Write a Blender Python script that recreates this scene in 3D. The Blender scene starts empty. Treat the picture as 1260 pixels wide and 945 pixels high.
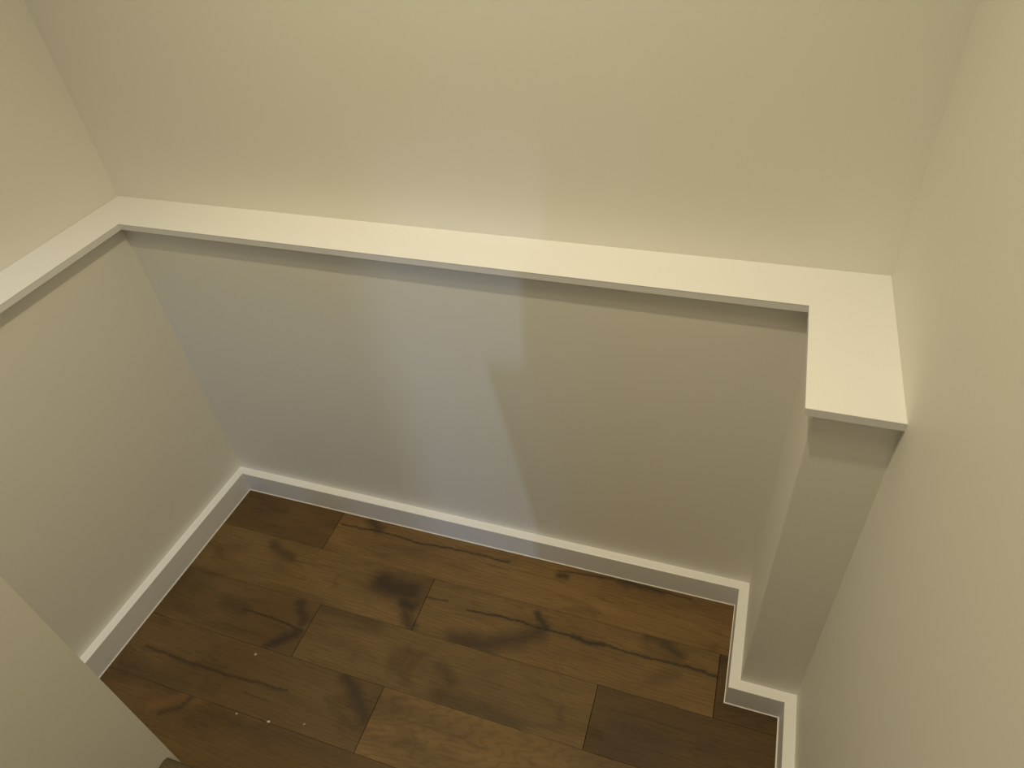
import bpy, bmesh, math, random
from mathutils import Matrix, Vector

random.seed(7)
scene = bpy.context.scene
C = scene.collection
S = 1.1                                   # metres per layout unit

# ------------------------------------------------------------------ camera
cam_data = bpy.data.cameras.new('camera')
cam = bpy.data.objects.new('camera', cam_data)
C.objects.link(cam)
cam_data.sensor_fit = 'HORIZONTAL'
cam_data.sensor_width = 36.0
cam_data.lens = 36.0 * 884.6 / 1260.0
cam_data.clip_start = 0.02
R3 = Matrix(((0.9475776511, -0.1485796445, 0.2828792752),
             (0.3090733173, 0.6507962740, -0.6934968597),
             (-0.0810572614, 0.7445725613, 0.6626020082)))
cam.matrix_world = Matrix.Translation(Vector((1.49561, -1.20408, 1.80340)) * S) @ R3.to_4x4()
scene.camera = cam

# ------------------------------------------------------------------ world
world = bpy.data.worlds.new('world')
scene.world = world
world.use_nodes = True
bg = world.node_tree.nodes['Background']
bg.inputs['Color'].default_value = (1.0, 0.92, 0.70, 1)
bg.inputs['Strength'].default_value = 0.25

# ------------------------------------------------------------------ lamps
def lamp(name, kind, loc, target, energy, color, **kw):
    d = bpy.data.lights.new(name, kind)
    d.energy = energy
    d.color = color
    for k, v in kw.items():
        setattr(d, k, v)
    o = bpy.data.objects.new(name, d)
    C.objects.link(o)
    o.location = Vector(loc) * S
    o.rotation_euler = (Vector(target) - Vector(loc)).to_track_quat('-Z', 'Y').to_euler()
    return o

# recessed downlight in the stairwell ceiling
lamp('downlight_lamp', 'SPOT', (0.97, -0.67, 3.37), (0.97, -0.62, 0.0), 140, (1.0, 0.875, 0.55),
     spot_size=math.radians(76), spot_blend=1.0, shadow_soft_size=0.035)
# added warm fill for the stairwell walls, no known lamp
lamp('warm_fill', 'AREA', (0.95, -0.95, 3.35), (0.75, -0.70, 0.0), 12, (1.0, 0.865, 0.52),
     shape='DISK', size=0.5)
# narrow daylight from the hall's far slit window
lamp('hall_window', 'AREA', (0.35, -6.0, 2.8), (0.85, 0.0, 0.55), 33, (0.50, 0.71, 1.0),
     shape='RECTANGLE', size=0.05, size_y=0.16)
# added broad blue fill for the back wall's left side, no known skylight
lamp('blue_fill', 'AREA', (0.55, -5.0, 5.5), (0.3, 0.0, 0.5), 42, (0.25, 0.55, 1.0),
     shape='RECTANGLE', size=0.7, size_y=0.5)

# ------------------------------------------------------------------ view
vs = scene.view_settings
vs.view_transform = 'Standard'
vs.look = 'None'
vs.gamma = 1.0
vs.use_curve_mapping = False
vs.exposure = 0.14

FEATURES = [
    ('k', [(0.622, -0.235), (0.671, -0.244), (0.717, -0.243)], 0.0386, 0.75),
    ('k', [(0.712, -0.282), (0.745, -0.287)], 0.0248, 0.80),
    ('k', [(0.730, -0.304), (0.762, -0.342)], 0.0192, 0.60),
    ('k', [(0.898, -0.347), (0.989, -0.336), (1.069, -0.297), (1.113, -0.260)], 0.0297, 0.60),
    ('k', [(1.094, -0.212), (1.127, -0.246)], 0.0139, 0.70),
    ('c', [(0.766, -0.248), (0.832, -0.242)], 0.0045, 0.60),
    ('c', [(0.898, -0.253), (1.006, -0.249), (1.124, -0.252), (1.200, -0.253), (1.239, -0.257)], 0.0046, 0.80),
    ('c', [(1.204, -0.252), (1.244, -0.258), (1.289, -0.253)], 0.0112, 0.80),
    ('c', [(1.289, -0.253), (1.386, -0.259), (1.496, -0.256), (1.537, -0.258), (1.582, -0.261)], 0.0051, 0.75),
    ('c', [(1.112, -0.063), (1.267, -0.050), (1.384, -0.054), (1.490, -0.057)], 0.0049, 0.60),
    ('k', [(1.118, -0.079), (1.139, -0.076)], 0.0101, 0.70),
    ('k', [(1.297, -0.058), (1.343, -0.057), (1.411, -0.055)], 0.0123, 0.50),
    ('k', [(1.402, -0.197), (1.447, -0.207), (1.484, -0.229)], 0.0177, 0.55),
    ('k', [(1.432, -0.310), (1.480, -0.289)], 0.0189, 0.30),
    ('c', [(0.400, -0.076), (0.522, -0.071), (0.599, -0.073), (0.666, -0.080), (0.808, -0.071), (0.965, -0.074)], 0.0050, 0.70),
    ('k', [(0.491, -0.036), (0.527, -0.063)], 0.0174, 0.60),
    ('k', [(0.655, -0.522), (0.695, -0.552), (0.753, -0.601)], 0.0218, 0.65),
    ('k', [(0.914, -0.501), (1.027, -0.505), (1.129, -0.520)], 0.0288, 0.45),
    ('k', [(0.228, -0.202), (0.268, -0.222), (0.311, -0.235)], 0.0172, 0.50),
    ('k', [(0.413, -0.358), (0.439, -0.384), (0.460, -0.415)], 0.0153, 0.60),
    ('k', [(0.400, -0.503), (0.424, -0.479), (0.459, -0.449)], 0.0170, 0.75),
    ('c', [(0.266, -0.423), (0.322, -0.424), (0.387, -0.427), (0.474, -0.439)], 0.0050, 0.65),
    ('k', [(0.209, -0.414), (0.264, -0.421)], 0.0261, 0.40),
    ('c', [(0.060, -0.600), (0.213, -0.607), (0.348, -0.609), (0.414, -0.605), (0.521, -0.602)], 0.0060, 0.60),
    ('c', [(0.409, -0.636), (0.489, -0.642), (0.546, -0.643)], 0.0044, 0.30),
    ('k', [(0.279, -0.684), (0.275, -0.717), (0.222, -0.749)], 0.0090, 0.50),
    ('k', [(0.294, -0.655), (0.329, -0.661)], 0.0182, 0.30),
    ('k', [(-0.056, -0.384), (0.063, -0.382)], 0.0448, 0.25),
    ('k', [(0.489, -0.364), (0.579, -0.359), (0.671, -0.362)], 0.0199, 0.35),
    ('k', [(0.320, -0.725), (0.536, -0.716), (0.740, -0.707)], 0.0292, 0.25),
    ('k', [(0.025, -0.660), (0.236, -0.683)], 0.0323, 0.25),
    ('k', [(0.884, -0.430), (0.933, -0.458)], 0.0173, 0.35),
    ('k', [(1.223, -0.445), (1.236, -0.493), (1.177, -0.506)], 0.0098, 0.25),
    ('c', [(0.814, -0.584), (0.991, -0.584), (1.081, -0.597)], 0.0040, 0.25),
    ('c', [(0.319, -0.239), (0.481, -0.226), (0.617, -0.225)], 0.0054, 0.25),
    ('k', [(1.366, -0.445), (1.487, -0.460)], 0.0265, 0.30),
    ('c', [(1.340, -0.418), (1.440, -0.414), (1.558, -0.420)], 0.0039, 0.30),
    ('k', [(0.102, -0.085), (0.182, -0.089)], 0.0279, 0.20),
    ('w', [(0.516, -0.686), (0.519, -0.685)], 0.0034, 0.80),
    ('w', [(0.424, -0.691), (0.425, -0.691)], 0.0028, 0.60),
    ('w', [(0.379, -0.536), (0.381, -0.535)], 0.0033, 0.60),
    ('w', [(0.610, -0.665), (0.611, -0.665)], 0.0025, 0.40),
    ('o', [(0.186, -0.737), (0.231, -0.711), (0.266, -0.681)], 0.0137, 0.50),
    ('o', [(0.301, -0.700), (0.319, -0.682)], 0.0113, 0.35),
]

# ------------------------------------------------------------------ layout (in layout units; the walls are a touch out of square)
TB, TBR, HB = 0.0254, 0.0264, 0.0832         # baseboard thickness and height
OV, OVL, LT, HL = 0.0159, 0.0146, 0.0156, 1.0   # ledge overhang, thickness, top height
D1, D2 = 0.1127, 0.1049                      # ledge depth behind the half walls
CX, CD, CR = 1.6329, 0.2765, 1.7602          # boxed post's left face, depth; right wall
TOP = 3.4                                    # ceiling
ZL = HL - LT

def P(x, y, z):
    if x <= 0.5: k = 0.0422
    elif x < CX: k = 0.0422 * (CX - x) / (CX - 0.5)
    elif x <= CR - TBR - 1e-6: k = 0.0
    else: k = -0.0025
    return Vector(((x + k * y) * S, (y - 0.0136 * x) * S, z * S))

def Q(x, y, z):
    return Vector((x * S, y * S, z * S))

# ------------------------------------------------------------------ materials
def new_mat(name):
    m = bpy.data.materials.new(name)
    m.use_nodes = True
    nt = m.node_tree
    return m, nt, nt.nodes['Principled BSDF']

def N(nt, t, **kw):
    n = nt.nodes.new(t)
    for k, v in kw.items():
        setattr(n, k, v)
    return n

def paint(name, col, rough, bump=0.05, scale=420.0):
    m, nt, b = new_mat(name)
    b.inputs['Roughness'].default_value = rough
    geo = N(nt, 'ShaderNodeNewGeometry')
    big = N(nt, 'ShaderNodeTexNoise'); big.inputs['Scale'].default_value = 2.3
    big.inputs['Detail'].default_value = 3
    nt.links.new(geo.outputs['Position'], big.inputs['Vector'])
    mx = N(nt, 'ShaderNodeMix', data_type='RGBA')
    mx.inputs[6].default_value = (*[c * 0.985 for c in col], 1)
    mx.inputs[7].default_value = (*col, 1)
    nt.links.new(big.outputs['Fac'], mx.inputs[0])
    nt.links.new(mx.outputs[2], b.inputs['Base Color'])
    nz = N(nt, 'ShaderNodeTexNoise'); nz.inputs['Scale'].default_value = scale
    nz.inputs['Detail'].default_value = 2
    nt.links.new(geo.outputs['Position'], nz.inputs['Vector'])
    bp = N(nt, 'ShaderNodeBump'); bp.inputs['Strength'].default_value = bump
    bp.inputs['Distance'].default_value = 0.001
    nt.links.new(nz.outputs['Fac'], bp.inputs['Height'])
    nt.links.new(bp.outputs['Normal'], b.inputs['Normal'])
    return m

WALL = paint('wall_paint', (0.80, 0.78, 0.74), 0.55)
TRIM = paint('trim_paint', (0.79, 0.785, 0.82), 0.38, 0.02, 250)
CAULK = paint('caulk', (0.80, 0.78, 0.75), 0.5, 0.02)
CEIL = paint('ceiling_paint', (0.82, 0.81, 0.79), 0.8)
DARK = paint('subfloor', (0.035, 0.022, 0.014), 0.9)

def capsule_group():
    g = bpy.data.node_groups.new('wood_mark', 'ShaderNodeTree')
    for nm, t in (('P', 'NodeSocketVector'), ('A', 'NodeSocketVector'), ('BA', 'NodeSocketVector'),
                  ('InvLen2', 'NodeSocketFloat'), ('R', 'NodeSocketFloat'), ('Strength', 'NodeSocketFloat')):
        g.interface.new_socket(nm, in_out='INPUT', socket_type=t)
    g.interface.new_socket('Mask', in_out='OUTPUT', socket_type='NodeSocketFloat')
    gi = N(g, 'NodeGroupInput'); go = N(g, 'NodeGroupOutput')
    L = g.links.new
    pa = N(g, 'ShaderNodeVectorMath', operation='SUBTRACT'); L(gi.outputs['P'], pa.inputs[0]); L(gi.outputs['A'], pa.inputs[1])
    dt = N(g, 'ShaderNodeVectorMath', operation='DOT_PRODUCT'); L(pa.outputs[0], dt.inputs[0]); L(gi.outputs['BA'], dt.inputs[1])
    h = N(g, 'ShaderNodeMath', operation='MULTIPLY', use_clamp=True); L(dt.outputs['Value'], h.inputs[0]); L(gi.outputs['InvLen2'], h.inputs[1])
    sc = N(g, 'ShaderNodeVectorMath', operation='SCALE'); L(gi.outputs['BA'], sc.inputs[0]); L(h.outputs[0], sc.inputs['Scale'])
    df = N(g, 'ShaderNodeVectorMath', operation='SUBTRACT'); L(pa.outputs[0], df.inputs[0]); L(sc.outputs[0], df.inputs[1])
    ln = N(g, 'ShaderNodeVectorMath', operation='LENGTH'); L(df.outputs[0], ln.inputs[0])
    mr = N(g, 'ShaderNodeMapRange', interpolation_type='SMOOTHSTEP')
    L(ln.outputs['Value'], mr.inputs['Value']); mr.inputs['From Min'].default_value = 0
    L(gi.outputs['R'], mr.inputs['From Max']); L(gi.outputs['Strength'], mr.inputs['To Min']); mr.inputs['To Max'].default_value = 0
    L(mr.outputs['Result'], go.inputs['Mask'])
    return g

def wood(name, features):
    m, nt, b = new_mat(name)
    L = nt.links.new
    geo = N(nt, 'ShaderNodeNewGeometry'); oi = N(nt, 'ShaderNodeObjectInfo')
    flat = N(nt, 'ShaderNodeVectorMath', operation='MULTIPLY'); flat.inputs[1].default_value = (1, 1, 0)
    L(geo.outputs['Position'], flat.inputs[0])
    # grain space: along the boards, shifted per board
    rot = N(nt, 'ShaderNodeVectorRotate', rotation_type='Z_AXIS'); rot.inputs['Angle'].default_value = 0.018
    L(geo.outputs['Position'], rot.inputs['Vector'])
    off = N(nt, 'ShaderNodeMath', operation='MULTIPLY'); off.inputs[1].default_value = 37.0
    L(oi.outputs['Random'], off.inputs[0])
    sh = N(nt, 'ShaderNodeVectorMath', operation='ADD'); L(rot.outputs[0], sh.inputs[0]); L(off.outputs[0], sh.inputs[1])
    def stretch(v):
        n = N(nt, 'ShaderNodeVectorMath', operation='MULTIPLY'); n.inputs[1].default_value = v
        L(sh.outputs[0], n.inputs[0]); return n.outputs[0]
    def noise(v, scale, detail=4, rough=.55, dist=0.0):
        n = N(nt, 'ShaderNodeTexNoise'); L(stretch(v), n.inputs['Vector'])
        n.inputs['Scale'].default_value = scale; n.inputs['Detail'].default_value = detail
        n.inputs['Roughness'].default_value = rough; n.inputs['Distortion'].default_value = dist
        return n.outputs['Fac']
    def ramp(fac, pts):
        r = N(nt, 'ShaderNodeValToRGB'); L(fac, r.inputs[0])
        e = r.color_ramp.elements
        e[0].position, e[1].position = pts[0][0], pts[-1][0]
        e[0].color, e[1].color = (*pts[0][1], 1), (*pts[-1][1], 1)
        for p, c in pts[1:-1]:
            x = e.new(p); x.color = (*c, 1)
        return r.outputs[0]
    def mul(a, c, fac=1.0):
        n = N(nt, 'ShaderNodeMix', data_type='RGBA', blend_type='MULTIPLY'); n.inputs[0].default_value = fac
        L(a, n.inputs[6])
        if isinstance(c, tuple): n.inputs[7].default_value = c
        else: L(c, n.inputs[7])
        return n.outputs[2]
    broad = noise((1.2, 5.0, 1), 2.2, 4, .6, .4)
    col = ramp(broad, [(0.25, (0.105, 0.061, 0.024)), (0.5, (0.155, 0.093, 0.036)), (0.75, (0.200, 0.123, 0.050))])
    g = lambda v: (v, v, v)
    # cathedral figure: rings warped by noise
    wv = N(nt, 'ShaderNodeTexWave', wave_type='RINGS', rings_direction='Z')
    L(stretch((1.0, 5.5, 0)), wv.inputs['Vector'])
    wv.inputs['Scale'].default_value = 5.5; wv.inputs['Distortion'].default_value = 11.0
    wv.inputs['Detail'].default_value = 3; wv.inputs['Detail Scale'].default_value = 1.1
    col = mul(col, ramp(wv.outputs['Fac'], [(0.0, g(.82)), (0.35, g(1.0)), (1.0, g(1.03))]), .85)
    fine = noise((2.5, 60, 1), 6, 5, .65)
    col = mul(col, ramp(fine, [(0.3, g(.80)), (0.5, g(1.0)), (0.75, g(1.06))]), .6)
    cloud = noise((1.6, 3.2, 1), 3.0, 3, .6, .8)
    col = mul(col, ramp(cloud, [(0.28, (.62, .60, .58)), (0.45, g(1.0)), (0.8, g(1.04))]), .8)
    speck = noise((6, 30, 1), 14, 3, .7)
    col = mul(col, ramp(speck, [(0.30, g(.6)), (0.40, g(1.0)), (1, g(1.0))]), .6)
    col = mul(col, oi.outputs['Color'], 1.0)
    # knots, splits and dust at their own places on the boards
    if features:
        w1 = N(nt, 'ShaderNodeTexNoise'); w1.inputs['Scale'].default_value = 24; w1.inputs['Detail'].default_value = 4
        L(flat.outputs[0], w1.inputs['Vector'])
        ws = N(nt, 'ShaderNodeVectorMath', operation='SUBTRACT'); L(w1.outputs['Color'], ws.inputs[0]); ws.inputs[1].default_value = (.5, .5, .5)
        grp = bpy.data.node_groups.get('wood_mark') or capsule_group()
        w2 = N(nt, 'ShaderNodeTexNoise'); w2.inputs['Scale'].default_value = 110; w2.inputs['Detail'].default_value = 3
        L(flat.outputs[0], w2.inputs['Vector'])
        ws2 = N(nt, 'ShaderNodeVectorMath', operation='SUBTRACT'); L(w2.outputs['Color'], ws2.inputs[0]); ws2.inputs[1].default_value = (.5, .5, .5)
        jit = N(nt, 'ShaderNodeVectorMath', operation='MULTIPLY_ADD'); L(ws2.outputs[0], jit.inputs[0])
        jit.inputs[1].default_value = (.014, .010, 0); L(flat.outputs[0], jit.inputs[2])
        def warped(a):
            k = N(nt, 'ShaderNodeVectorMath', operation='MULTIPLY_ADD'); L(ws.outputs[0], k.inputs[0])
            k.inputs[1].default_value = (a, a, 0); L(jit.outputs[0], k.inputs[2]); return k.outputs[0]
        pos = {'k': warped(.030), 'c': warped(.012), 'w': flat.outputs[0], 'o': warped(.02)}
        tot = {}
        for kind, pl, r, st in features:
            for a, c in zip(pl[:-1], pl[1:]):
                n = N(nt, 'ShaderNodeGroup'); n.node_tree = grp
                A = Vector((a[0] * S, a[1] * S, 0)); BA = Vector(((c[0] - a[0]) * S, (c[1] - a[1]) * S, 0))
                L(pos[kind], n.inputs['P'])
                n.inputs['A'].default_value = A; n.inputs['BA'].default_value = BA
                n.inputs['InvLen2'].default_value = 1 / max(BA.length_squared, 1e-9)
                n.inputs['R'].default_value = r * S * {'k': 1.75, 'c': 1.25, 'w': 1.3, 'o': 1.6}[kind]
                n.inputs['Strength'].default_value = min(st * (1.3 if kind == 'k' else 1.1), 1.0)
                key = kind
                if key in tot:
                    mxn = N(nt, 'ShaderNodeMath', operation='MAXIMUM'); L(tot[key], mxn.inputs[0]); L(n.outputs[0], mxn.inputs[1]); tot[key] = mxn.outputs[0]
                else: tot[key] = n.outputs[0]
        # grain breaks the knots up
        kn = N(nt, 'ShaderNodeMapRange'); L(fine, kn.inputs['Value'])
        kn.inputs['From Min'].default_value = .3; kn.inputs['From Max'].default_value = .7
        kn.inputs['To Min'].default_value = 1.1; kn.inputs['To Max'].default_value = .85
        if 'k' in tot:
            km = N(nt, 'ShaderNodeMath', operation='MULTIPLY', use_clamp=True); L(tot['k'], km.inputs[0]); L(kn.outputs[0], km.inputs[1]); tot['k'] = km.outputs[0]
        for kind, c in (('o', (0.17, 0.085, 0.030, 1)), ('k', (0.036, 0.022, 0.013, 1)), ('c', (0.022, 0.015, 0.011, 1)), ('w', (.7, .6, .5, 1))):
            if kind not in tot: continue
            n = N(nt, 'ShaderNodeMix', data_type='RGBA'); L(tot[kind], n.inputs[0]); L(col, n.inputs[6]); n.inputs[7].default_value = c
            col = n.outputs[2]
    L(col, b.inputs['Base Color'])
    b.inputs['Roughness'].default_value = 0.5
    b.inputs['Specular IOR Level'].default_value = 0.3
    bp = N(nt, 'ShaderNodeBump'); bp.inputs['Strength'].default_value = .25; bp.inputs['Distance'].default_value = .001
    L(fine, bp.inputs['Height']); L(bp.outputs['Normal'], b.inputs['Normal'])
    return m

WOOD_STEP = wood('smoked_oak_step', [])

# ------------------------------------------------------------------ mesh helpers
def link_mesh(name, bm, mat, parent=None):
    me = bpy.data.meshes.new(name)
    bmesh.ops.recalc_face_normals(bm, faces=bm.faces)
    bm.to_mesh(me); bm.free()
    me.materials.append(mat)
    o = bpy.data.objects.new(name, me)
    C.objects.link(o)
    if parent: o.parent = parent
    return o

def prism(bm, poly, z0, z1, fn=P):
    lo = [bm.verts.new(fn(x, y, z0)) for x, y in poly]
    hi = [bm.verts.new(fn(x, y, z1)) for x, y in poly]
    n = len(poly)
    bm.faces.new(lo[::-1]); top = bm.faces.new(hi)
    for i in range(n):
        bm.faces.new((lo[i], lo[(i + 1) % n], hi[(i + 1) % n], hi[i]))
    return lo, hi, top

def bevel_edges(bm, test, width, seg=2):
    es = [e for e in bm.edges if test(e)]
    if es:
        bmesh.ops.bevel(bm, geom=es, offset=width, segments=seg, profile=.5, affect='EDGES')

def slab(name, poly, z0, z1, mat, parent=None, bevel=0.0, fn=P):
    bm = bmesh.new()
    prism(bm, poly, z0, z1, fn)
    if bevel: bevel_edges(bm, lambda e: True, bevel)
    return link_mesh(name, bm, mat, parent)

def structure(o):
    o['kind'] = 'structure'
    return o

def thing(name, label, cat, loc):
    o = bpy.data.objects.new(name, None)
    C.objects.link(o); o.location = loc
    o.empty_display_size = .1
    o['label'] = label; o['category'] = cat
    bpy.context.view_layer.update()
    return o

def adopt(o, parent):
    o.parent = parent
    o.matrix_parent_inverse = Matrix.Translation(-Vector(parent.location))
    return o

# ------------------------------------------------------------------ floor and boards
Y_END = -1.9
floor = structure(slab('floor', [(-0.12, 0.10), (CR + .09, 0.10), (CR + .09, Y_END), (-0.12, Y_END)], -0.10, -0.016, DARK))

SEAM = [0.05, -0.170, -0.340, -0.506, -0.6785, -0.850, -1.02]
def seam(k, x): return (-0.004 if k == 0 else SEAM[k] - 0.018 * x)
JOINTS = {0: [0.388], 1: [-0.045, 0.7695, 1.5845], 2: [0.481, 1.299], 3: [-.05, 0.766, 1.58], 4: [1.36], 5: [0.60]}
TINT = {0: [(.66, .63, .60), (1.02, .98, .94)], 1: [(.82, .79, .76), (.92, .90, .88), (.96, .94, .92), (.50, .46, .42)],  # board tones; left and far-right boards also carry floor shade in their colour
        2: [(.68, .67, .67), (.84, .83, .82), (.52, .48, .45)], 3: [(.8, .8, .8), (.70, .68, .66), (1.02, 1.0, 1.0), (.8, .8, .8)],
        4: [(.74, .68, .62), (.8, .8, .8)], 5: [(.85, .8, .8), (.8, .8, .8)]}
GAP = 0.0007
LGAP = 0.0002
def x_left(y): return 0.012 + 0.0422 * y
for k in range(6):
    xs = [None] + [j for j in JOINTS[k] if j > 0] + [None]
    tints = TINT[k][-(len(xs) - 1):]
    for i in range(len(xs) - 1):
        a, c = xs[i], xs[i + 1]
        xr = c if c is not None else CR - .012
        post_y = -CD - .012 - .0136 * CX
        def lefts(y): return x_left(y) + GAP if a is None else a + GAP
        x0 = a if a is not None else 0.0
        yt0, yb0 = seam(k, x0) - LGAP, seam(k + 1, x0) + LGAP
        if k == 0: yt0 = -.012 - .0136 * x0
        yt1, yb1 = seam(k, xr) - LGAP, seam(k + 1, xr) + LGAP
        if k == 0: yt1 = -.012 - .0136 * xr
        if c is None and k == 0:
            xr = CX - .012; yt1 = -.012 - .0136 * xr; yb1 = seam(1, xr) + LGAP
            poly = [(lefts(yb0), yb0), (xr, yb1), (xr, yt1), (lefts(yt0), yt0)]
        elif c is None and k == 1:
            xn = CX - .012
            poly = [(lefts(yb0), yb0), (xr - GAP, yb1), (xr - GAP, post_y), (xn, post_y), (xn, seam(1, xn) - LGAP), (lefts(yt0), yt0)]
        else:
            poly = [(lefts(yb0), yb0), (xr - GAP, yb1), (xr - GAP, yt1), (lefts(yt0), yt0)]
        bm = bmesh.new()
        dz = random.uniform(-.0003, .0002)
        prism(bm, poly, -0.015, dz, Q)
        bevel_edges(bm, lambda e: all(v.co.z > -.002 for v in e.verts), .0004, 1)
        lo_x, hi_x = (a if a is not None else -.2), (c if c is not None else 2.0)
        def inside(q):
            return lo_x - .008 < q[0] < hi_x + .008 and (seam(k, q[0]) if k else .1) + .008 > q[1] > seam(k + 1, q[0]) - .008
        marks = [(t, pl, r_, st) for t, pl, r_, st in FEATURES if sum(map(inside, pl)) * 2 >= len(pl)]
        o = link_mesh('plank', bm, wood('smoked_oak', marks), floor)
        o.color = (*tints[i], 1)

# ------------------------------------------------------------------ walls
UP = .10
structure(slab('wall_back', [(-D2 - UP, D1), (CR + UP, D1), (CR + UP, D1 + UP), (-D2 - UP, D1 + UP)], -.10, TOP, WALL))
structure(slab('wall_left', [(-D2, D1), (-D2 - UP, D1), (-D2 - UP, Y_END), (-D2, Y_END)], -.10, TOP, WALL))
structure(slab('wall_right', [(CR, D1), (CR, -6.5), (CR + UP, -6.5), (CR + UP, D1)], -.10, TOP, WALL))
structure(slab('wall_back_lower', [(0, 0), (CR, 0), (CR, D1), (0, D1)], -.016, ZL, WALL))
structure(slab('wall_left_lower', [(0, D1), (-D2, D1), (-D2, Y_END), (0, Y_END)], -.016, ZL, WALL))
# stair side wall whose end corner stands at the step
NX, NY = .4305, -.8565
structure(slab('wall_stair_side', [(NX, NY), (NX - .10, NY), (NX - .10, Y_END), (NX, Y_END)], -.016, 1.0, WALL, fn=Q, bevel=.0015))

# ------------------------------------------------------------------ the painted ledge (one continuous board)
bm = bmesh.new()
yl = -1.30
poly = [(-D2, D1), (CR, D1), (CR, -CD - OV), (CX - OV, -CD - OV), (CX - OV, -OV), (OVL, -OV), (OVL, Y_END), (-D2, Y_END)]
prism(bm, poly, ZL, HL)
bevel_edges(bm, lambda e: all(v.co.z > (HL - .001) * S for v in e.verts), .0006, 1)
ledge = link_mesh('wall_ledge', bm, TRIM)
ledge['label'] = 'white painted ledge board capping the half-height walls and the boxed corner post'
ledge['category'] = 'ledge'

# ------------------------------------------------------------------ boxed post in the right corner
post = thing('boxed_post', 'off-white boxed-in corner post under the end of the ledge, with a baseboard round its foot', 'post', P(CX + .06, -CD / 2, 0))
bm = bmesh.new()
prism(bm, [(CX, 0), (CX, -CD), (CR, -CD), (CR, 0)], 0, ZL)
bevel_edges(bm, lambda e: abs(e.verts[0].co.z - e.verts[1].co.z) > .5 and min(v.co.x for v in e.verts) < P(CX, 0, 0).x + .005 and max(v.co.y for v in e.verts) < -.2, .0015, 2)
adopt(link_mesh('casing', bm, WALL), post)

def board(name, poly, front):
    """baseboard run; front = index pair(s) of the room-side edge"""
    bm = bmesh.new()
    lo, hi, top = prism(bm, poly, 0.0006, HB)
    fe = [e for e in bm.edges if set(e.verts) == {hi[front[0]], hi[front[1]]}]
    bmesh.ops.bevel(bm, geom=fe, offset=.0018, segments=2, profile=.5, affect='EDGES')
    return link_mesh(name, bm, TRIM)

def caulk(poly, parent):
    bm = bmesh.new()
    prism(bm, poly, 0.0003, .0030)
    o = link_mesh('caulk_line', bm, CAULK)
    o['label'] = 'bright thin bead of caulk along the floor'
    if parent.type == 'EMPTY': adopt(o, parent)
    else: o.parent = parent
    return o

cb = .0019                                   # caulk bead width
bl = structure(board('baseboard_left', [(0, 0), (TB, -TB), (TB, Y_END), (0, Y_END)], (1, 2)))
caulk([(TB, -TB), (TB + cb, -TB - cb), (TB + cb, Y_END), (TB, Y_END)], bl)
bb = structure(board('baseboard_back', [(0, 0), (TB, -TB), (CX - TB, -TB), (CX, 0)], (1, 2)))
caulk([(TB, -TB), (TB + cb, -TB - cb), (CX - TB - cb, -TB - cb), (CX - TB, -TB)], bb)
b1 = adopt(board('baseboard', [(CX, 0), (CX - TB, -TB), (CX - TB, -CD - TB), (CX, -CD)], (1, 2)), post)
caulk([(CX - TB, -TB), (CX - TB - cb, -TB - cb), (CX - TB - cb, -CD - TB - cb), (CX - TB, -CD - TB)], post)
b2 = adopt(board('baseboard', [(CX, -CD), (CX - TB, -CD - TB), (CR - TBR, -CD - TB), (CR, -CD)], (1, 2)), post)
caulk([(CX - TB, -CD - TB), (CX - TB - cb, -CD - TB - cb), (CR - TBR - cb, -CD - TB - cb), (CR - TBR, -CD - TB)], post)
br = structure(board('baseboard_right', [(CR, -CD), (CR - TBR, -CD - TB), (CR - TBR, -.864), (CR, -.864)], (1, 2)))
caulk([(CR - TBR, -CD - TB), (CR - TBR - cb, -CD - TB - cb), (CR - TBR - cb, -.864), (CR - TBR, -.864)], br)

# ------------------------------------------------------------------ steps up from the landing
stair = thing('wooden_staircase', 'dark oak steps with a rounded nosing climbing beside the plain end wall', 'stairs', Q(1.1, -.89, 0))
RISE, RUN, NOSE, TT = .18, .25, .025, .030
ny = -.8680 + .0136 * 0
for i in range(3):
    zt = RISE * (i + 1)
    yf = -.868 - i * RUN
    # tread: a bullnosed board
    bm = bmesh.new()
    x0, x1 = NX + .0005, CR - .0005
    prof = [(yf - RUN - NOSE if i < 2 else -1.9, zt - TT), ]
    prof = []
    r = TT / 2
    for a in range(9):
        t = -math.pi / 2 + math.pi * a / 8
        prof.append((yf - r + r * math.cos(t), zt - r + r * math.sin(t)))
    back = yf - RUN - (NOSE - .022)
    prof += [(back, zt), (back, zt - TT)]
    A = [bm.verts.new(Q(x0, y, z)) for y, z in prof]; B = [bm.verts.new(Q(x1, y, z)) for y, z in prof]
    bm.faces.new(A); bm.faces.new(B[::-1])
    for j in range(len(prof)):
        bm.faces.new((A[j], A[(j + 1) % len(prof)], B[(j + 1) % len(prof)], B[j]))
    tr = adopt(link_mesh('tread', bm, WOOD_STEP), stair)
    tr.color = (.55, .66, .80, 1)
    o = slab('riser', [(x0, yf - NOSE), (x1, yf - NOSE), (x1, yf - NOSE - .02), (x0, yf - NOSE - .02)], (zt - RISE) + (.001 if i == 0 else .0005), zt - TT - .0005, WOOD_STEP, fn=Q)
    o.color = (.6, .6, .6, 1)
    adopt(o, stair)

# ------------------------------------------------------------------ upper hall and added light blockers behind the camera
HZ = RISE * 4
structure(slab('floor_hall', [(-1.2, -1.9), (CR, -1.9), (CR, -6.5), (-1.2, -6.5)], -.1, HZ, DARK, fn=Q))
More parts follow.
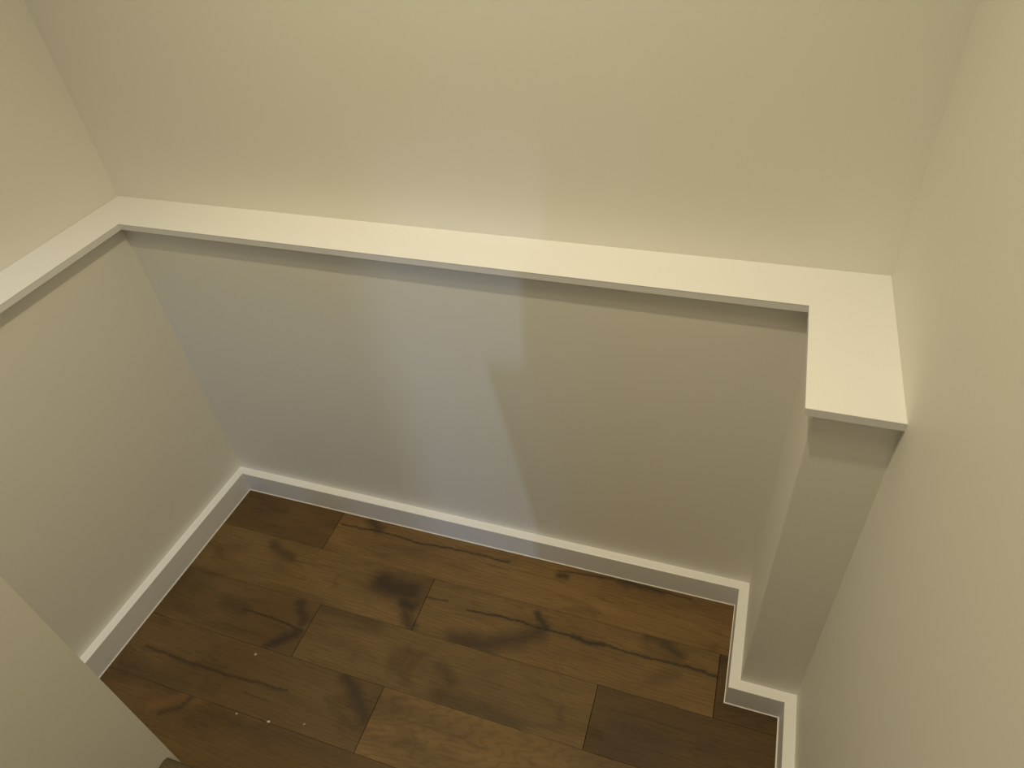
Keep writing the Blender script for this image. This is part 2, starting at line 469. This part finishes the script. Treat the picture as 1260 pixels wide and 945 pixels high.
# added unseen light blocker, cut to cast the daylight's stepped shadow edge
zl, yo = 2.8, -2.05
def back(xw, zw, y=yo):                      # where the ray from the slit window through the back wall crosses plane y
    f = -y / 6.0
    return xw + (.35 - xw) * f, zw + (zl - zw) * f
pts_ = [back(1.074, 1.26), back(1.046, .722), back(.947, .722), back(1.038, .13)]
bm = bmesh.new()
outline = [(pts_[0][0] + .05, TOP), pts_[0], pts_[1], pts_[2], pts_[3], (pts_[3][0] + .02, HZ), (CR, HZ), (CR, TOP)]
F1 = [bm.verts.new(Q(x, yo, z)) for x, z in outline]; F2 = [bm.verts.new(Q(x + .01, yo - .06, z)) for x, z in outline]
bm.faces.new(F1); bm.faces.new(F2[::-1])
for j in range(len(outline)):
    bm.faces.new((F1[j], F1[(j + 1) % len(outline)], F2[(j + 1) % len(outline)], F2[j]))
structure(link_mesh('light_blocker', bm, WALL))
structure(slab('light_blocker_head', [(-.4, -2.05), (pts_[0][0], -2.05), (pts_[0][0], -2.11), (-.4, -2.11)], 2.83, TOP, WALL, fn=Q))  # added unseen slab keeping the blue fill off the upper back wall
# added unseen blockers trimming the left and top of the daylight patch
structure(slab('hall_blocker', [(-1.2, -4.5), (.425, -4.5), (.425, -4.6), (-1.2, -4.6)], HZ, 2.9, WALL, fn=Q))
structure(slab('hall_blocker_head', [(.425, -4.2), (CR, -4.2), (CR, -4.3), (.425, -4.3)], 2.33, TOP, WALL, fn=Q))

# ------------------------------------------------------------------ ceiling over the landing, with the downlight's trim ring
ceiling = structure(slab('ceiling', [(-D2 - UP, D1 + UP), (CR + UP, D1 + UP), (CR + UP, -1.9), (-D2 - UP, -1.9)], TOP, TOP + .1, CEIL))
bm = bmesh.new()
n = 32
rings = []
for rr, zz in ((.045, 3.385), (.066, 3.390), (.068, 3.3995), (.045, 3.3995)):
    rings.append([bm.verts.new(Q(0.97 + rr * math.cos(2 * math.pi * a / n), -.67 + rr * math.sin(2 * math.pi * a / n), zz)) for a in range(n)])
for q in range(4):
    for a in range(n):
        bm.faces.new((rings[q][a], rings[q][(a + 1) % n], rings[(q + 1) % 4][(a + 1) % n], rings[(q + 1) % 4][a]))
link_mesh('downlight_trim', bm, TRIM, ceiling)
